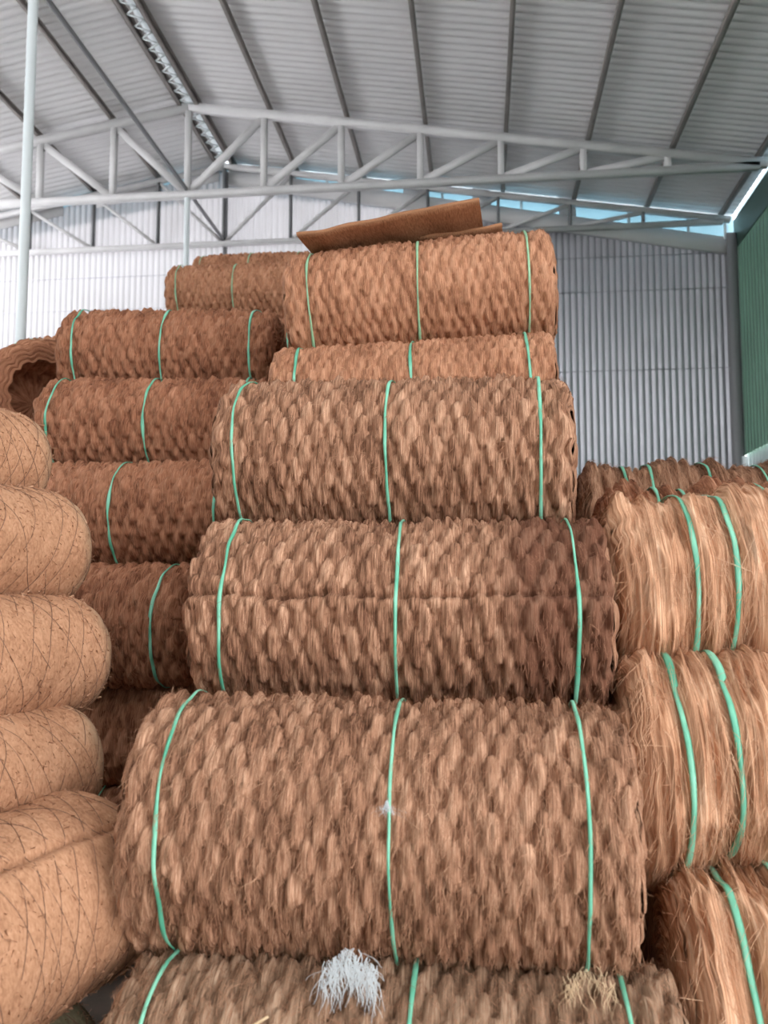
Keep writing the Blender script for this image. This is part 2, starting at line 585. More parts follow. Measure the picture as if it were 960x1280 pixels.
c = empty('steel_column', 'dark slim column against the gable wall under the ridge', 'column', None, (RX, YG - 0.12, 0))
mb = MB(); mb.bar((0, 0, 0), (0, 0, RZ - 0.2), 0.07, 0.10); mb.build('shaft', M['girt'], c)

# ------------------------------------------------------------------ coir rolls
STRAPS = (-0.62, 0.0, 0.62)


def base_radius(th, u, L, R, ez, straps, nz, seed, pinch=0.012, end_r=0.07):
    """smooth outline of a roll: slightly squashed, pinched at the straps, rounded ends"""
    r = R * (1 + 0.02 * nz(u * 1.3 + 7 + seed, th / (2 * PI) * 6, 6) + 0.012 * nz(u * 4 + 3, th / (2 * PI) * 14, 14))
    for s in straps:
        r = r - pinch * np.exp(-((u - s) / 0.05) ** 2)
    d = np.clip((L / 2 - np.abs(u)) / end_r, 0, 1)
    r = r - end_r * 0.75 * (1 - np.sqrt(1 - (1 - d) ** 2))
    return r


def to_xyz(u, th, r, ry, rz):
    """th=0 faces +y (away from the camera), th=pi/2 is up"""
    return np.stack([u, np.cos(th) * r * ry, np.sin(th) * r * rz], -1)


ROLLS = {}


def make_roll_meshes(key, seed, L=1.52, R=0.35, ry=1.0, rz=1.0, ncol=18, nrow=28, ru=9, rv=9, H=0.020,
                     flap=None, straps=STRAPS, nfib=9000, hole=0.16, fib_len=(0.015, 0.05), body='weave',
                     strap_w=0.016, pinch=0.012, end_r=0.07, fib_w=0.0011, lean=0.015):
    rng = np.random.RandomState(seed)
    nz = Noise(seed + 50)
    nu, nv = ncol * ru + 1, nrow * rv
    u1 = np.linspace(-L / 2, L / 2, nu)
    t1 = np.arange(nv) / nv * 2 * PI
    U, T = np.meshgrid(u1, t1, indexing='ij')
    r = base_radius(T, U, L, R, None, straps, nz, seed, pinch, end_r)
    if body == 'weave':
        cp, rp = L / ncol, 1.0
        cu = (U + L / 2) / cp
        cv = T / (2 * PI) * nrow
        # weave wanders a little
        cu = cu + 0.08 * nz(U * 3, T / (2 * PI) * 9, 9)
        cv = cv + 0.15 * nz(U * 5 + 20, T / (2 * PI) * 5, 5)
        jit = rng.rand(nrow, ncol + 4, 5)
        best = np.full(U.shape, -1.0)
        tone = np.zeros(U.shape)
        j0 = np.floor(cv).astype(int)
        for dj in (-1, 0, 1, 2):
            j = j0 + dj
            jm = j % nrow
            off = 0.5 * (jm % 2)
            i0 = np.round(cu - 0.5 - off).astype(int)
            for di in (-1, 0, 1):
                i = i0 + di
                im = np.clip(i + 1, 0, ncol + 3)
                q = jit[jm, im]
                dx = cu - (i + 0.5 + off) - (q[..., 0] - 0.5) * 0.20
                dy = cv - (j + 0.0) - (q[..., 1] - 0.5) * 0.24
                dx = dx + dy * (lean + 0.12 * (q[..., 3] - 0.5))
                a = 0.31 + 0.08 * q[..., 2]
                b = 0.70 + 0.16 * q[..., 4]
                d = (np.abs(dx) / a) ** 2.2 + (np.abs(dy) / b) ** 2.6
                h = np.clip(1 - d, 0, 1) ** 0.5 * (0.70 + 0.40 * q[..., 2]) * (1 - 0.14 * np.abs(np.cos(PI * dx / a * 1.5)))
                m = h > best
                best = np.where(m, h, best)
                tone = np.where(m, q[..., 3], tone)
        best = np.clip(best, 0, None)
        fine = nz(U * 75, T / (2 * PI) * 50, 50) * 0.26 * (0.4 + best)
        # ends of the weave fray less
        r = r + H * (best - 0.5 + fine)
        attr = np.stack([U, T * R, tone], -1)
    elif body == 'bale':
        h = 0
        for k, (f, g, a) in enumerate(((5, 3, .9), (14, 5, .75), (34, 8, .5), (80, 14, .3))):
            h = h + a * (0.5 - (np.square if k < 2 else np.abs)(nz(U * f + 13 * k + 0.5 * nz(U * 2, T * g / 2 / PI, g), T / (2 * PI) * g, g)))
        r = r + H * h
        attr = np.stack([U, T * R, 0.5 + 0.5 * nz(U * 30, T / (2 * PI) * 7, 7)], -1)
    if flap:
        th0, dh = flap
        d = (th0 - T + 0.06 * nz(U * 5, U * 0 + 3)) % (2 * PI)
        r = r + dh * (1 - np.clip((2 * PI - d) / 2.4, 0, 1))
        r = r - 0.030 * np.exp(-(np.minimum(d, 2 * PI - d) / 0.028) ** 2)
    # ragged ends
    Uw = U + (np.abs(U) > L / 2 - 0.12) * np.sign(U) * 0.012 * nz(T / (2 * PI) * 40, T * 0 + seed % 5) * ((np.abs(U) - (L / 2 - 0.12)) / 0.12)
    P = to_xyz(Uw, T, r, ry, rz)
    a_end = attr[:, :1].copy(); a_end[..., 1] += 2 * PI * R
    attr = np.concatenate([attr, a_end], 1)
    P = np.concatenate([P, P[:, :1]], 1)
    lipa, lipb = P[0] * [1, 0.86, 0.86], P[-1] * [1, 0.86, 0.86]      # the mat edge turns in over the rolled end
    lipa[:, 0], lipb[:, 0] = -L / 2 + 0.004, L / 2 - 0.004
    P = np.concatenate([lipa[None], P, lipb[None]], 0)
    attr = np.concatenate([attr[:1], attr, attr[-1:]], 0)
    out = {'body': grid_mesh('woven_mat', P[:, ::-1], False, attr[:, ::-1])}
    out['body'].shade_smooth()
    # rolled ends: the layers of the mat seen edge-on, with a hollow core
    nr, na = 42, 120
    ta = np.arange(na) / na * 2 * PI
    for sgn in (-1, 1):
        rr = np.linspace(1, hole, nr)
        edge = np.interp(ta, np.append(t1, 2 * PI), np.append(r[0 if sgn < 0 else -1], r[0 if sgn < 0 else -1][0]))
        RR = rr[:, None] * edge[None, :]
        lay = (1 - rr)[:, None] * R / 0.036 + sgn * ta[None, :] / (2 * PI)
        bulge = 0.016 * np.abs(np.sin(PI * lay)) ** 0.6 - 0.016 * rr[:, None] ** 0 * 0
        bulge = bulge * np.clip((1 - rr[:, None]) * 14, 0, 1) + 0.006 * nz(ta[None, :] * 9, rr[:, None] * 20)
        sink = 0.02 * (1 - rr[:, None]) * nz(ta[None, :] * 0.5 + 4, rr[:, None] * 3)
        ux = sgn * (L / 2 + bulge + sink)
        Pc = to_xyz(np.broadcast_to(ux, RR.shape), np.broadcast_to(ta[None, :], RR.shape), RR, ry, rz)
        core = Pc[-1].copy()
        c2 = core.copy(); c2[:, 0] -= sgn * 0.5
        c3 = c2 * np.array([1, 0.02, 0.02])
        Pc = np.concatenate([Pc, (core - np.array([sgn * 0.02, 0, 0]))[None], c2[None], c3[None]], 0)
        if sgn < 0:
            Pc = Pc[::-1]
        nn = Pc.shape[0]
        at = np.stack([np.broadcast_to(np.arange(nn)[:, None] * 0.01, (nn, na)),
                       np.broadcast_to(ta[None, :] * R, (nn, na)), np.full((nn, na), 0.4)], -1)
        me = grid_mesh('rolled_end', Pc, True, at)
        me.shade_smooth()
        out['end%d' % sgn] = me
    # straps
    out['straps'] = []
    rmax = r.copy()
    for s in straps:
        w = np.where(np.abs(u1 - s) < 0.022)[0]
        prof = r[w].max(0)
        k = max(2, nv // 60)
        pm = prof.copy()
        for q in range(-k, k + 1):
            pm = np.maximum(pm, np.roll(prof, q) - 0.0004 * abs(q))
        ker = sum(np.roll(pm, q) for q in range(-k, k + 1)) / (2 * k + 1)
        m = 180
        ts = np.arange(m) / m * 2 * PI
        rs = np.interp(ts, np.append(t1, 2 * PI), np.append(ker, ker[0])) + 0.0015
        sx = s + 0.014 * nz(ts / (2 * PI) * 5, ts * 0 + s * 3 + 2.5, None) + 0.012 * np.sin(ts + seed)
        wd = strap_w * (0.82 + 0.35 * nz(ts / (2 * PI) * 17, ts * 0 + 9 + s * 4))
        wd = np.clip(wd, strap_w * 0.45, strap_w * 1.25)
        cs = [(-0.5, 0.0), (-0.25, 0.003), (0.0, 0.004), (0.25, 0.003), (0.5, 0.0), (0.0, -0.003)]
        Ps = np.zeros((m + 1, len(cs), 3))
        for c, (a, hgt) in enumerate(cs):
            tw = 0.15 * nz(ts / (2 * PI) * 11, ts * 0 + 1.3 + s)
            Ps[:m, c] = to_xyz(sx + a * wd, ts, rs + hgt + a * wd * tw, ry, rz)
        Ps[m] = Ps[0]
        me = grid_mesh('strap', Ps, True)
        me.shade_smooth()
        out['straps'].append(me)
    # loose fibres standing off the surface
    if nfib:
        n = nfib
        fu = (rng.rand(n) - 0.5) * L * 1.0
        ft = rng.rand(n) * 2 * PI
        iu = np.clip(((fu + L / 2) / L * (nu - 1)).astype(int), 0, nu - 1)
        it = (ft / (2 * PI) * nv).astype(int) % nv
        fr = r[iu, it]
        ln = fib_len[0] + rng.rand(n) ** 2 * (fib_len[1] - fib_len[0])
        ang = rng.randn(n) * 0.35
        wild = rng.rand(n) < 0.12
        ang = np.where(wild, rng.rand(n) * 6.28, ang)
        du, dt = np.sin(ang) * ln, np.cos(ang) * ln / R
        lift = rng.rand(n) ** 2 * 0.012 + 0.002
        V = np.zeros((n, 6, 3))
        for k, f in enumerate((0.0, 0.5, 1.0)):
            up = (-0.004, 0.8, 0.8)[k] * lift + (0.0 if k < 2 else 1) * (rng.rand(n) - 0.35) * 0.010
            for e, sg in enumerate((-0.5, 0.5)):
                w = fib_w * (1.0 if k < 2 else 0.4)
                V[:, k * 2 + e] = to_xyz(fu + du * f + sg * w * np.cos(ang), ft + dt * f - sg * w * np.sin(ang) / R,
                                         fr + up + 0.004 * (f > 0), ry, rz)
        b = np.arange(n)[:, None] * 6
        F = np.concatenate([b + np.array([0, 1, 3, 2]), b + np.array([2, 3, 5, 4])], 0)
        me = bpy.data.meshes.new('loose_fibres')
        fill_mesh(me, V.reshape(-1, 3), F)
        a = me.attributes.new('fuv', 'FLOAT_VECTOR', 'POINT')
        q = np.repeat(np.stack([rng.rand(n) * 3, rng.rand(n) * 3, rng.rand(n)], -1)[:, None], 6, 1)
        a.data.foreach_set('vector', q.reshape(-1).astype(np.float32))
        out['fib'] = me
    ROLLS[key] = out
    return out


def mesh_with(me, mat):
    """share geometry; material slot lives on the object so colours can differ"""
    return me


def place_roll(key, loc, mat, label, cat='coir roll', group=None, rotz=0.0, tilt=0.0, spin=0.0, fmat='fibre', smat='strap',
               name='coir_roll', scale=1.0, flip=False, parts=True, nostrap=(), yaw_first=None):
    g = ROLLS[key]
    t = empty(name, label, cat, group, loc)
    mw = Matrix.Rotation(rotz, 4, 'Z') @ Matrix.Rotation(tilt, 4, 'Y') @ Matrix.Rotation(spin, 4, 'X')
    if flip:
        mw = mw @ Matrix.Rotation(PI, 4, 'Z')
    t.rotation_euler = mw.to_euler()
    t.scale = (scale,) * 3 if not isinstance(scale, tuple) else scale

    def put(nm, me, m, kind=None):
        o = bpy.data.objects.new(nm, me)
        COL.objects.link(o)
        o.parent = t
        if not me.materials:
            me.materials.append(m)
        o.material_slots[0].link = 'OBJECT'
        o.material_slots[0].material = m
        if kind:
            o['kind'] = kind
        return o
    put('bale_body' if name == 'fibre_bale' else 'woven_mat', g['body'], M[mat])
    put('rolled_end', g['end-1'], M[mat]); put('rolled_end', g['end1'], M[mat])
    for k, s in enumerate(g['straps']):
        if k not in nostrap:
            put('strap', s, M[smat])
    if parts and 'fib' in g:
        put('loose_fibres', g['fib'], M[fmat], 'stuff')
    return t


def Z(z):
    return EYE + z


# mesh variants
make_roll_meshes('big', 3, R=0.39, ncol=22, nrow=28, ru=10, rv=10, H=0.042, nfib=38000, L=1.48, straps=(-0.60, 0.06, 0.60))
make_roll_meshes('creased', 11, R=0.362, ncol=21, nrow=26, ru=9, rv=10, H=0.042, nfib=16000, flap=(PI - 0.20, 0.035), L=1.49)
make_roll_meshes('third', 21, R=0.352, ncol=22, nrow=26, ru=9, rv=9, H=0.040, nfib=13000, L=1.47)
make_roll_meshes('top', 31, R=0.34, ncol=26, nrow=26, ru=7, rv=8, H=0.024, nfib=8000, L=1.53, strap_w=0.018)
make_roll_meshes('mid', 41, R=0.335, ncol=19, nrow=25, ru=8, rv=8, H=0.040, nfib=7000, L=1.50, hole=0.45, strap_w=0.02)
make_roll_meshes('plain', 51, R=0.34, ncol=18, nrow=24, ru=5, rv=5, H=0.035, nfib=0, L=1.5)

CX = -0.335
# central stack, front face: bottom to top
place_roll('big', (-0.25, 2.55, Z(-1.42)), 'coir_dusty', 'dusty coir roll at the very bottom of the central stack, under the lint',
           group='coir rolls of the central stack', scale=(1.04, 1.0, 0.90), spin=0.6)
place_roll('big', (-0.315, 2.85, Z(-0.745)), 'coir', 'largest woven coir roll, directly above the dusty bottom roll',
           group='coir rolls of the central stack', tilt=0.012)
place_roll('creased', (-0.30, 3.40, Z(-0.095)), 'coir_dark_end', 'coir roll with a loose mat edge across its face and a darker right end',
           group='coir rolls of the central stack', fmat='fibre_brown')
place_roll('third', (-0.365, 3.80, Z(0.56)), 'coir', 'brown coir roll resting on the creased one, below the two orange rolls',
           group='coir rolls of the central stack', tilt=0.012, scale=(1.0, 1, 1.0))
place_roll('top', (-0.36, 4.86, Z(1.055)), 'coir_orange', 'orange coir roll mostly hidden, second from the top of the central stack',
           group='coir rolls of the central stack', tilt=-0.03, fmat='fibre_orange', smat='strap', spin=1.2)
place_roll('top', (-0.34, 5.10, Z(1.72)), 'coir_orange', 'topmost orange coir roll of the central stack with a loose sheet on it',
           group='coir rolls of the central stack', tilt=-0.06, fmat='fibre_orange', smat='strap_pale')
# rolls further inside the central stack that carry the upper ones
inner = [(3.24, -1.41), (4.02, -1.41), (4.80, -1.41), (5.58, -1.41), (3.62, -0.70), (4.40, -0.70), (5.18, -0.70),
         (4.05, -0.10), (4.78, -0.10), (5.50, -0.10), (4.50, 0.48), (5.22, 0.48), (5.62, 1.06)]
for k, (y, z) in enumerate(inner):
    place_roll('plain', (CX + (0.10 if k == 4 else 0.03 * math.sin(k * 2.1)), y, Z(z)), 'coir_red', 'woven coir roll deep inside the central stack, behind its front rolls',
               group='hidden rolls of the central stack', spin=k * 0.7)

# left stack
LXC = -2.14
place_roll('mid', (-2.15, 5.95, Z(1.645)), 'coir_red', 'reddish coir roll with an open dark right end, top of the near left stack',
           group='coir rolls of the left stack', tilt=0.02)
place_roll('mid', (-2.07, 5.52, Z(1.045)), 'coir_red', 'coir roll right under the one with the open dark end, left of the central stack',
           group='coir rolls of the left stack', tilt=0.02, spin=1.0)
place_roll('mid', (-2.12, 5.15, Z(0.45)), 'coir_red', 'shaded dark coir roll in the left stack, third down, one bent strap in view',
           group='coir rolls of the left stack', spin=2.0, flip=True)
place_roll('mid', (-2.33, 4.80, Z(-0.19)), 'coir_red', 'deeply shaded coir roll, fourth down in the left stack, behind the netted rolls',
           group='coir rolls of the left stack', spin=3.0)
place_roll('mid', (-2.34, 4.35, Z(-1.43)), 'coir_red', 'lowest coir roll of the left stack, reddish in the dark gap beside the big roll',
           group='coir rolls of the left stack', spin=5.0, nostrap=(0, 1, 2))
for k, (y, z) in enumerate([(5.05, -1.43), (5.7, -1.43), (6.35, -1.43), (5.10, -0.80), (6.0, -0.76), (5.6, -0.18), (6.3, -0.18), (5.95, 0.40), (6.65, 0.40), (6.3, 0.98), (6.65, -0.76)]):
    place_roll('plain', (LXC, y, Z(z)), 'coir_red', 'woven coir roll hidden inside the left stack behind its front rolls',
               group='hidden rolls of the left stack', spin=k, nostrap=(0, 1, 2) if k == 3 else ())
# far rows behind the left stack
place_roll('mid', (-2.62, 9.25, Z(3.25)), 'coir_orange', 'pale orange coir roll high up behind the left stack, in front of the white wall',
           group='far coir rolls', fmat='fibre_orange', smat='strap_pale')
place_roll('mid', (-2.85, 10.75, Z(3.97)), 'coir_orange', 'farthest coir roll, only its top strip showing below the truss',
           group='far coir rolls', fmat='fibre_orange', smat='strap_pale', spin=1.5)
place_roll('mid', (-2.28, 7.75, Z(2.14)), 'coir_red', 'coir roll just peeping over the one with the open dark end',
           group='far coir rolls', spin=0.9)
place_roll('mid', (-3.42, 7.75, Z(1.90)), 'coir_orange', 'small visible end of a coir roll beside the foot of the nearer white column',
           group='far coir rolls', smat='strap_pale', fmat='fibre_orange') if False else None
for y, zt, x0 in ((9.25, 3.25, -2.62), (10.75, 3.97, -2.85), (7.75, 2.14, -2.28)):
    z = zt - 0.66
    while z > -1.45:
        place_roll('plain', (x0, y, Z(max(z, -1.42))), 'coir_red', 'woven coir roll hidden in the far rows behind the left stack',
                   group='hidden rolls of the far rows', spin=z)
        z -= 0.66
place_roll('mid', (-3.80, 8.3, Z(2.20)), 'coir_orange', 'small visible end of a coir roll beside the foot of the nearer white column',
           group='far coir rolls', smat='strap_pale', fmat='fibre_orange', spin=0.4)
for z in (1.54, 0.88, 0.22, -0.44, -1.10):
    place_roll('plain', (-3.80, 8.3, Z(z)), 'coir_red', 'woven coir roll hidden in the far rows behind the left stack',
               group='hidden rolls of the far rows', spin=z)
# roll lying end-on with an open core
make_roll_meshes('hollow', 61, R=0.37, ncol=18, nrow=26, ru=7, rv=7, H=0.03, nfib=6000, L=1.45, hole=0.68, strap_w=0.02)
fx, fy = -3.36, 6.42
ax = Vector((0.62, -0.78, 0))
place_roll('hollow', (fx - ax.x * 0.72, fy - ax.y * 0.72, Z(1.53)), 'coir_red',
           'coir roll seen end-on with a big dark open core, left edge of the picture', group='far coir rolls',
           rotz=math.atan2(ax.y, ax.x), smat='strap_pale', scale=(1, 1.22, 1.22))
for z in (0.78, 0.10, -0.58, -1.26):
    place_roll('plain', (fx - ax.x * 0.72, fy - ax.y * 0.72, Z(z)), 'coir_red', 'woven coir roll hidden in the far rows behind the left stack',
               group='hidden rolls of the far rows', rotz=math.atan2(ax.y, ax.x), spin=z)
place_roll('plain', (CX, 5.80, Z(1.74)), 'coir_red', 'woven coir roll deep inside the central stack, behind its front rolls',
           group='hidden rolls of the central stack')

# ------------------------------------------------------------------ netted rolls at the left


def netted_roll(loc_far, direc, R, L, seed, label, mat='felt', fold=None, tilt=0.0, netn=9, pitch=0.62, ry=1.0, rz=1.0):
    """felted roll in a twine net; local +x points to the far, rounded end"""
    nz = Noise(seed)
    rng = np.random.RandomState(seed)
    d = Vector(direc).normalized()
    t = empty('netted_roll', label, 'coir roll', 'netted rolls at the left', Vector(loc_far) - d * (L / 2))
    t.rotation_euler = d.to_track_quat('X', 'Z').to_euler()
    nu, nv = 150, 200
    u1 = np.linspace(-L / 2, L / 2, nu)
    t1 = np.arange(nv) / nv * 2 * PI
    U, T = np.meshgrid(u1, t1, indexing='ij')
    er = R * 0.62

    def prof(U, T):
        c = np.clip((np.abs(U) - (L / 2 - er)) / er, 0, 1)
        q = R * (1 + 0.045 * nz(U * 3, T / (2 * PI) * 5, 5) + 0.02 * nz(U * 9, T / (2 * PI) * 13, 13)) * np.sqrt(np.clip(1 - c ** 2.3, 0, 1))
        if fold:
            th0, dh = fold
            dd = (th0 - T + 0.25 * nz(U * 4, U * 0 + 5)) % (2 * PI)
            q = q + dh * (1 - np.clip((2 * PI - dd) / 1.6, 0, 1)) * (1 - c)
            q = q - 0.026 * np.exp(-(np.minimum(dd, 2 * PI - dd) / 0.05) ** 2)
        return q

    def warp(U, T):
        return 0.028 * nz(U * 5 + 9, T / (2 * PI) * 7, 7)
    r = prof(U, T)
    # the felt puffs out between the threads
    ph1 = ((U + warp(U, T)) / pitch - T / (2 * PI)) * netn
    ph2 = ((U + warp(U, T)) / pitch + T / (2 * PI)) * netn
    puff = np.minimum(np.abs(ph1 - np.round(ph1)), np.abs(ph2 - np.round(ph2)))
    r = r + 0.0045 * np.clip(puff / 0.32, 0, 1) ** 0.6 * (r / R)
    P = to_xyz(U, T, r, ry, rz)
    attr = np.stack([U, T * R, 0.5 + 0.5 * nz(U * 12, T / (2 * PI) * 20, 20)], -1)
    ae = attr[:, :1].copy(); ae[..., 1] += 2 * PI * R
    me = grid_mesh('felt_body', np.concatenate([P, P[:, :1]], 1)[:, ::-1], False, np.concatenate([attr, ae], 1)[:, ::-1])
    link('felt_body', me, t, M[mat], True)
    # the net: two families of threads winding opposite ways
    V, F, n0 = [], [], 0
    m = 90
    for sgn in (-1, 1):
        for k in range(netn):
            turns = L / pitch
            uu = np.linspace(-L / 2 + 0.01, L / 2 - 0.004, int(m * turns))
            # solve u + warp = pitch*(k/n + sgn*T/2pi)
            tt = sgn * (uu / pitch - k / netn) * 2 * PI
            for _ in range(3):
                tt = sgn * ((uu + warp(uu, tt % (2 * PI))) / pitch - k / netn) * 2 * PI
            rr = prof(uu, tt % (2 * PI)) + 0.0018
            rad = 0.0013 * (0.8 + 0.5 * rng.rand())
            c = to_xyz(uu, tt, rr, ry, rz)
            hide = nz(uu * 6 + k, tt * 0.7 + sgn * 5) > 0.25       # threads sunk in the felt here and there
            c[hide] = to_xyz(uu, tt, rr - 0.012, ry, rz)[hide]
            tg = np.gradient(c, axis=0)
            tg /= np.linalg.norm(tg, axis=1)[:, None] + 1e-9
            nr_ = to_xyz(uu * 0, tt, np.ones_like(tt), 1, 1)
            bt = np.cross(tg, nr_)
            ring = np.stack([c + bt * rad, c + nr_ * rad, c - bt * rad, c - nr_ * rad], 1)
            nn = len(uu)
            V.append(ring.reshape(-1, 3))
            i = np.arange(nn - 1)[:, None]
            j = np.arange(4)[None]
            F.append((np.stack([i * 4 + j, i * 4 + (j + 1) % 4, (i + 1) * 4 + (j + 1) % 4, (i + 1) * 4 + j], -1).reshape(-1, 4)) + n0)
            n0 += nn * 4
    me = bpy.data.meshes.new('twine_net')
    fill_mesh(me, np.concatenate(V), np.concatenate(F))
    o = link('twine_net', me, t, M['net'], True)
    o['kind'] = 'stuff'
    # short fibres
    n = 5000
    fu = (rng.rand(n) - 0.5) * (L - 0.02); ft = rng.rand(n) * 2 * PI
    fr = prof(fu, ft)
    ln = 0.008 + 0.03 * rng.rand(n) ** 2
    ang = rng.rand(n) * 6.28
    V = np.zeros((n, 4, 3))
    for k, f in enumerate((0, 1)):
        for e, sg in enumerate((-0.5, 0.5)):
            w = 0.0009 * (1 - 0.6 * k)
            V[:, k * 2 + e] = to_xyz(fu + np.sin(ang) * ln * f + sg * w * np.cos(ang), ft + (np.cos(ang) * ln * f - sg * w * np.sin(ang)) / R,
                                     fr + f * (0.003 + 0.010 * rng.rand(n)), ry, rz)
    me = bpy.data.meshes.new('loose_fibres')
    fill_mesh(me, V.reshape(-1, 3), np.arange(n)[:, None] * 4 + np.array([0, 1, 3, 2]))
    a = me.attributes.new('fuv', 'FLOAT_VECTOR', 'POINT')
    a.data.foreach_set('vector', np.repeat(rng.rand(n, 3), 4, 0).reshape(-1).astype(np.float32))
    o = link('loose_fibres', me, t, M['fibre'])
    o['kind'] = 'stuff'
    return t


netted_roll((-1.96, 3.62, Z(0.53)), (0.30, 0.95, 0), 0.225, 1.3, 71, 'topmost netted felt roll at the left edge, below the open-cored roll')
netted_roll((-1.72, 3.50, Z(0.165)), (0.34, 0.94, 0), 0.235, 1.3, 72, 'netted felt roll second from the top, coarse twine diamonds on its side')
netted_roll((-1.57, 3.38, Z(-0.25)), (0.34, 0.94, 0), 0.235, 1.3, 73, 'smooth bulging netted roll in the middle of the left pile')
netted_roll((-1.50, 3.20, Z(-0.62)), (0.36, 0.93, 0), 0.225, 1.3, 74, 'netted felt roll with a greenish end, just above the folded one')
netted_roll((-1.245, 2.98, Z(-0.93)), (0.36, 0.92, 0.10), 0.30, 1.3, 75, 'big folded netted roll at the bottom left with a crooked crease',
            fold=(PI - 0.9, 0.03))
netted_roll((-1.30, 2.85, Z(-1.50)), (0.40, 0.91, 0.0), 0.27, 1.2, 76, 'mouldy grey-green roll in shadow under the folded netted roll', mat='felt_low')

for k, (y, z) in enumerate([(3.9, -1.50), (3.9, -1.0), (3.9, -0.5), (3.9, 0.0), (3.9, 0.5)]):  # unseen second row, added to keep light off the left stack
    o = netted_roll((-2.35 - 0.05 * k, y, Z(z)), (0.30, 0.95, 0), 0.25, 1.3, 90 + k, 'unseen netted felt roll added behind the front netted pile to block light')
    o['group'] = 'light-blocking netted rolls'

# ------------------------------------------------------------------ fibre bales at the right
make_roll_meshes('bale', 81, R=0.345, ncol=40, nrow=20, ru=6, rv=10, H=0.085, nfib=16000, L=1.5, hole=0.1, body='bale',
                 straps=(-0.50, -0.36, -0.02, 0.30, 0.52), strap_w=0.024, pinch=0.03, fib_len=(0.04, 0.16), end_r=0.13, fib_w=0.0012)
make_roll_meshes('bale_b', 83, R=0.345, ncol=40, nrow=20, ru=6, rv=10, H=0.085, nfib=16000, L=1.5, hole=0.1, body='bale',
                 straps=(-0.60, -0.45, -0.10, 0.25, 0.50), strap_w=0.026, pinch=0.03, fib_len=(0.04, 0.16), end_r=0.13, fib_w=0.0012)
BG = 'coir fibre bales at the right'
tb = place_roll('bale', (1.25, 3.60, Z(-0.01)), 'bale', 'pale straw-like fibre bale, topmost of the right pile, two green straps', 'fibre bale', BG,
           fmat='bale_loose', name='fibre_bale')
n = 30
f = np.linspace(0, 1, n)
ctr = np.stack([-0.40 + 0.32 * f, -0.345 - 0.02 * np.sin(f * 5), -0.245 + 0.012 * np.sin(f * 9) + 0.02 * f], -1)
tw = 1.2 * np.sin(f * 6)
off = np.stack([0 * f, 0.011 * np.sin(tw), 0.011 * np.cos(tw)], -1)
thk = np.stack([0 * f, 0.0012 * np.cos(tw), -0.0012 * np.sin(tw)], -1)
link('strap_tail', grid_mesh('strap_tail', np.stack([ctr - off, ctr - off * 0.2 + thk * 2, ctr + off, ctr - thk], 1), True), tb, M['strap'], True)
place_roll('bale_b', (1.235, 3.28, Z(-0.62)), 'bale', 'pale fibre bale in the middle of the right pile', 'fibre bale', BG,
           fmat='bale_loose', name='fibre_bale', spin=2.2)
place_roll('bale_b', (1.335, 3.00, Z(-1.26)), 'bale', 'lowest fibre bale of the right pile, beside the largest coir roll', 'fibre bale', BG,
           fmat='bale_loose', name='fibre_bale', spin=4.0, scale=(1.0, 1.1, 1.1))
place_roll('bale', (1.38, 5.65, Z(0.40)), 'coir', 'brown fibre bale further back, below the grey wall, with several green straps', 'fibre bale', BG,
           name='fibre_bale', spin=1.0)
for y, z in ((5.65, -0.17), (5.65, -0.81), (5.65, -1.30), (4.0, -0.53), (3.75, -1.26), (4.5, -1.26), (4.3, 0.10)):
    place_roll('bale', (1.30, y, Z(z)), 'coir_red', 'coir fibre bale hidden behind the right pile', 'fibre bale', 'hidden bales of the right pile',
               name='fibre_bale', spin=y + z, parts=False)

# ------------------------------------------------------------------ sheet on top, lint, straw


def slab(name, corners, th, label, cat, mat, seed=0):
    """a slightly curled mat: corners FL, FR, BR, BL"""
    FL, FR, BR, BL = [np.array(c, float) for c in corners]
    nz = Noise(seed + 7)
    n, m = 60, 16
    a, b = np.meshgrid(np.linspace(0, 1, n), np.linspace(0, 1, m), indexing='ij')
    A, B = a[..., None], b[..., None]
    Q = (FL * (1 - A) + FR * A) * (1 - B) + (BL * (1 - A) + BR * A) * B
    nrm = np.cross(FR - FL, BL - FL); nrm /= np.linalg.norm(nrm)
    Q = Q + nrm * (0.008 * nz(a * 7, b * 3) - 0.05 * b * (1 - b))[..., None]
    top, bot = Q + nrm * th / 2, Q - nrm * th / 2
    o = Q.mean((0, 1))
    ring_t = np.concatenate([top, bot[:, ::-1]], 1)         # closed strip round the section
    P = ring_t - o
    at = np.stack([np.broadcast_to(a[:, :1], P.shape[:2]) * 1.2, np.broadcast_to(np.linspace(0, 1, P.shape[1])[None], P.shape[:2]),
                   np.full(P.shape[:2], 0.5)], -1)
    t = empty(name, label, cat, None, o)
    me = grid_mesh('mat_panel', P, True, at)
    link('mat_panel', me, t, M[mat], False)
    for e, k in (('end', 0), ('end', -1)):
        V = P[k]
        me = bpy.data.meshes.new('cut_edge')
        h = P.shape[1] // 2
        F = [[j, j + 1, P.shape[1] - 2 - j, P.shape[1] - 1 - j] for j in range(h - 1)]
        fill_mesh(me, V, np.array(F))
        link('cut_edge', me, t, M[mat])
    return t


slab('coir_sheet', [(-1.03, 4.80, Z(2.035)), (0.013, 4.80, Z(2.195)), (0.06, 5.60, Z(2.17)), (-0.95, 5.60, Z(2.09))], 0.022,
     'thin brown coir sheet lying aslant on the topmost orange roll, its edge jutting forward', 'mat', 'sheet', 1)
slab('coir_sheet', [(-0.75, 5.10, Z(2.09)), (0.148, 5.10, Z(2.165)), (0.16, 5.70, Z(2.13)), (-0.7, 5.70, Z(2.06))], 0.02,
     'second coir sheet just showing at the right under the jutting one', 'mat', 'sheet', 5)


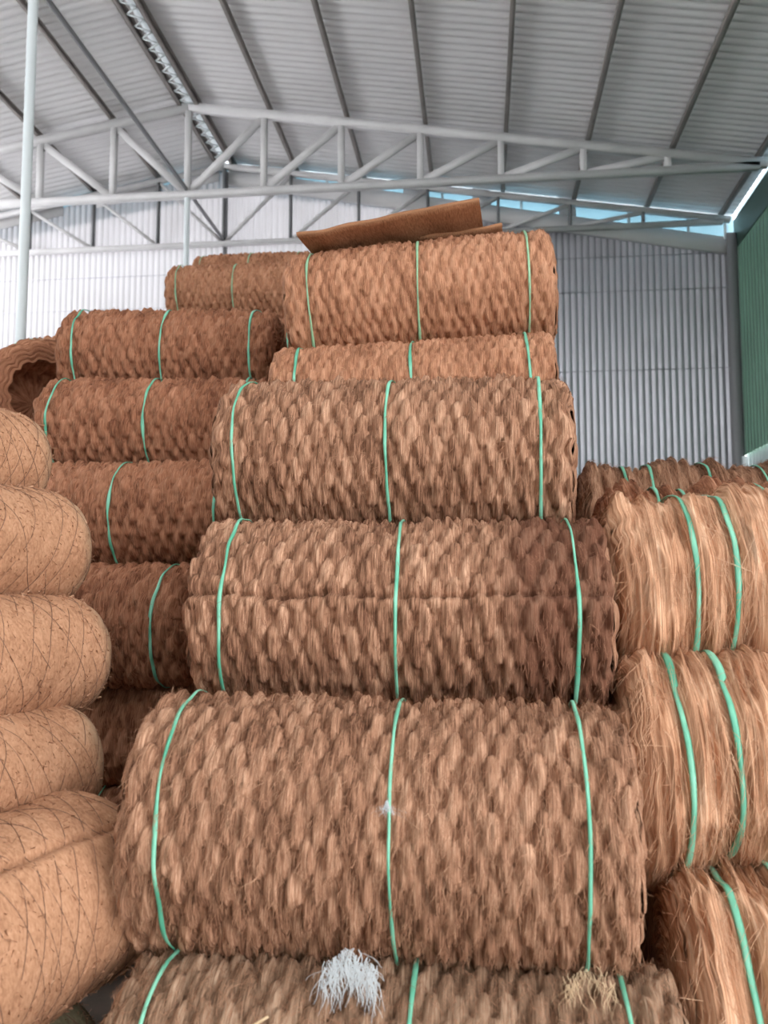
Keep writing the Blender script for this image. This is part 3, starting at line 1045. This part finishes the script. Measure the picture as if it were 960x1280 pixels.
def tuft(name, label, cat, loc, W, Hh, n, seed, mat, wid=0.0016, core=True, spread=1.0, parts=('lint_core', 'lint_strands')):
    rng = np.random.RandomState(seed)
    t = empty(name, label, cat, None, loc)
    nz = Noise(seed)
    if core:
        a, b = np.meshgrid(np.linspace(0, 1, 40), np.arange(36) / 36 * 2 * PI, indexing='ij')
        th = a * PI
        rr = 1 + 0.35 * nz(a * 6, b / (2 * PI) * 6, 6) + 0.25 * nz(a * 17, b / (2 * PI) * 15, 15)
        P = np.stack([W * 0.30 * np.sin(th) * np.cos(b) * rr, 0.016 * np.sin(th) * np.sin(b) * rr - 0.2 * Hh * np.cos(th) * 0,
                      Hh * 0.30 * np.cos(th) * rr + Hh * 0.12 - 0.9 * Hh * (np.sin(th) * np.cos(b)) ** 2 * 0.35], -1)
        P[..., 1] -= 0.55 * (P[..., 2] - Hh * 0.4) * -1 * 0.5
        link(parts[0], grid_mesh(parts[0], P, True), t, M[mat], True)
    V, F = [], []
    m = 7
    for k in range(n):
        x0 = (rng.rand() - 0.5) * W * 0.9 * spread
        z0 = Hh * (0.5 - 1.1 * (x0 / W) ** 2 * 2) - rng.rand() * Hh * 0.55
        ln = Hh * (0.25 + 0.65 * rng.rand() ** 1.5)
        ph, am = rng.rand() * 6.28, 0.004 + 0.006 * rng.rand()
        drift = rng.randn() * 0.02
        f = np.linspace(0, 1, m)
        x = x0 + am * np.sin(f * 5 + ph) + drift * f
        z = z0 - ln * f
        y = -0.020 - 0.5 * (Hh * 0.4 - z) * 0.45 - rng.rand() * 0.006
        w = wid * (1 - 0.7 * f) * (0.6 + 0.8 * rng.rand())
        base = len(V) * m * 2
        V.append(np.stack([np.stack([x - w, y, z], -1), np.stack([x + w, y + 0.0005, z], -1)], 1).reshape(-1, 3))
        i = np.arange(m - 1)[:, None] * 2
        F.append(base + i + np.array([0, 1, 3, 2]))
    me = bpy.data.meshes.new(parts[1])
    fill_mesh(me, np.concatenate(V), np.concatenate(F))
    o = link(parts[1], me, t, M[mat])
    o['kind'] = 'stuff'
    return t


tuft('lint_tuft', 'white fluffy lint tuft hanging between the two lowest central rolls', 'lint', (-0.352, 2.43, Z(-0.995)), 0.16, 0.105, 230, 5, 'lint', wid=0.0012, core=False, parts=('', 'lint_strands'))
tuft('lint_speck', 'tiny white lint caught on the middle strap of the largest roll', 'lint', (-0.256, 2.41, Z(-0.572)), 0.022, 0.028, 40, 6, 'lint', wid=0.0008)
tuft('fibre_wisp', 'pale wispy fibres on the bottom roll under the right strap of the largest roll', 'fibre', (0.27, 2.44, Z(-1.0)), 0.14, 0.08, 70, 8, 'straw',
     wid=0.0007, core=False, parts=('', 'wisp_strands'))
t = empty('straw_piece', 'short pale straw lying aslant on the dusty bottom roll', 'straw', None, (-0.575, 2.26, Z(-1.085)))
mb = MB(); mb.bar((-0.034, 0, -0.017), (0.034, 0.01, 0.021), 0.006, 0.004); mb.build('stalk', M['straw'], t)
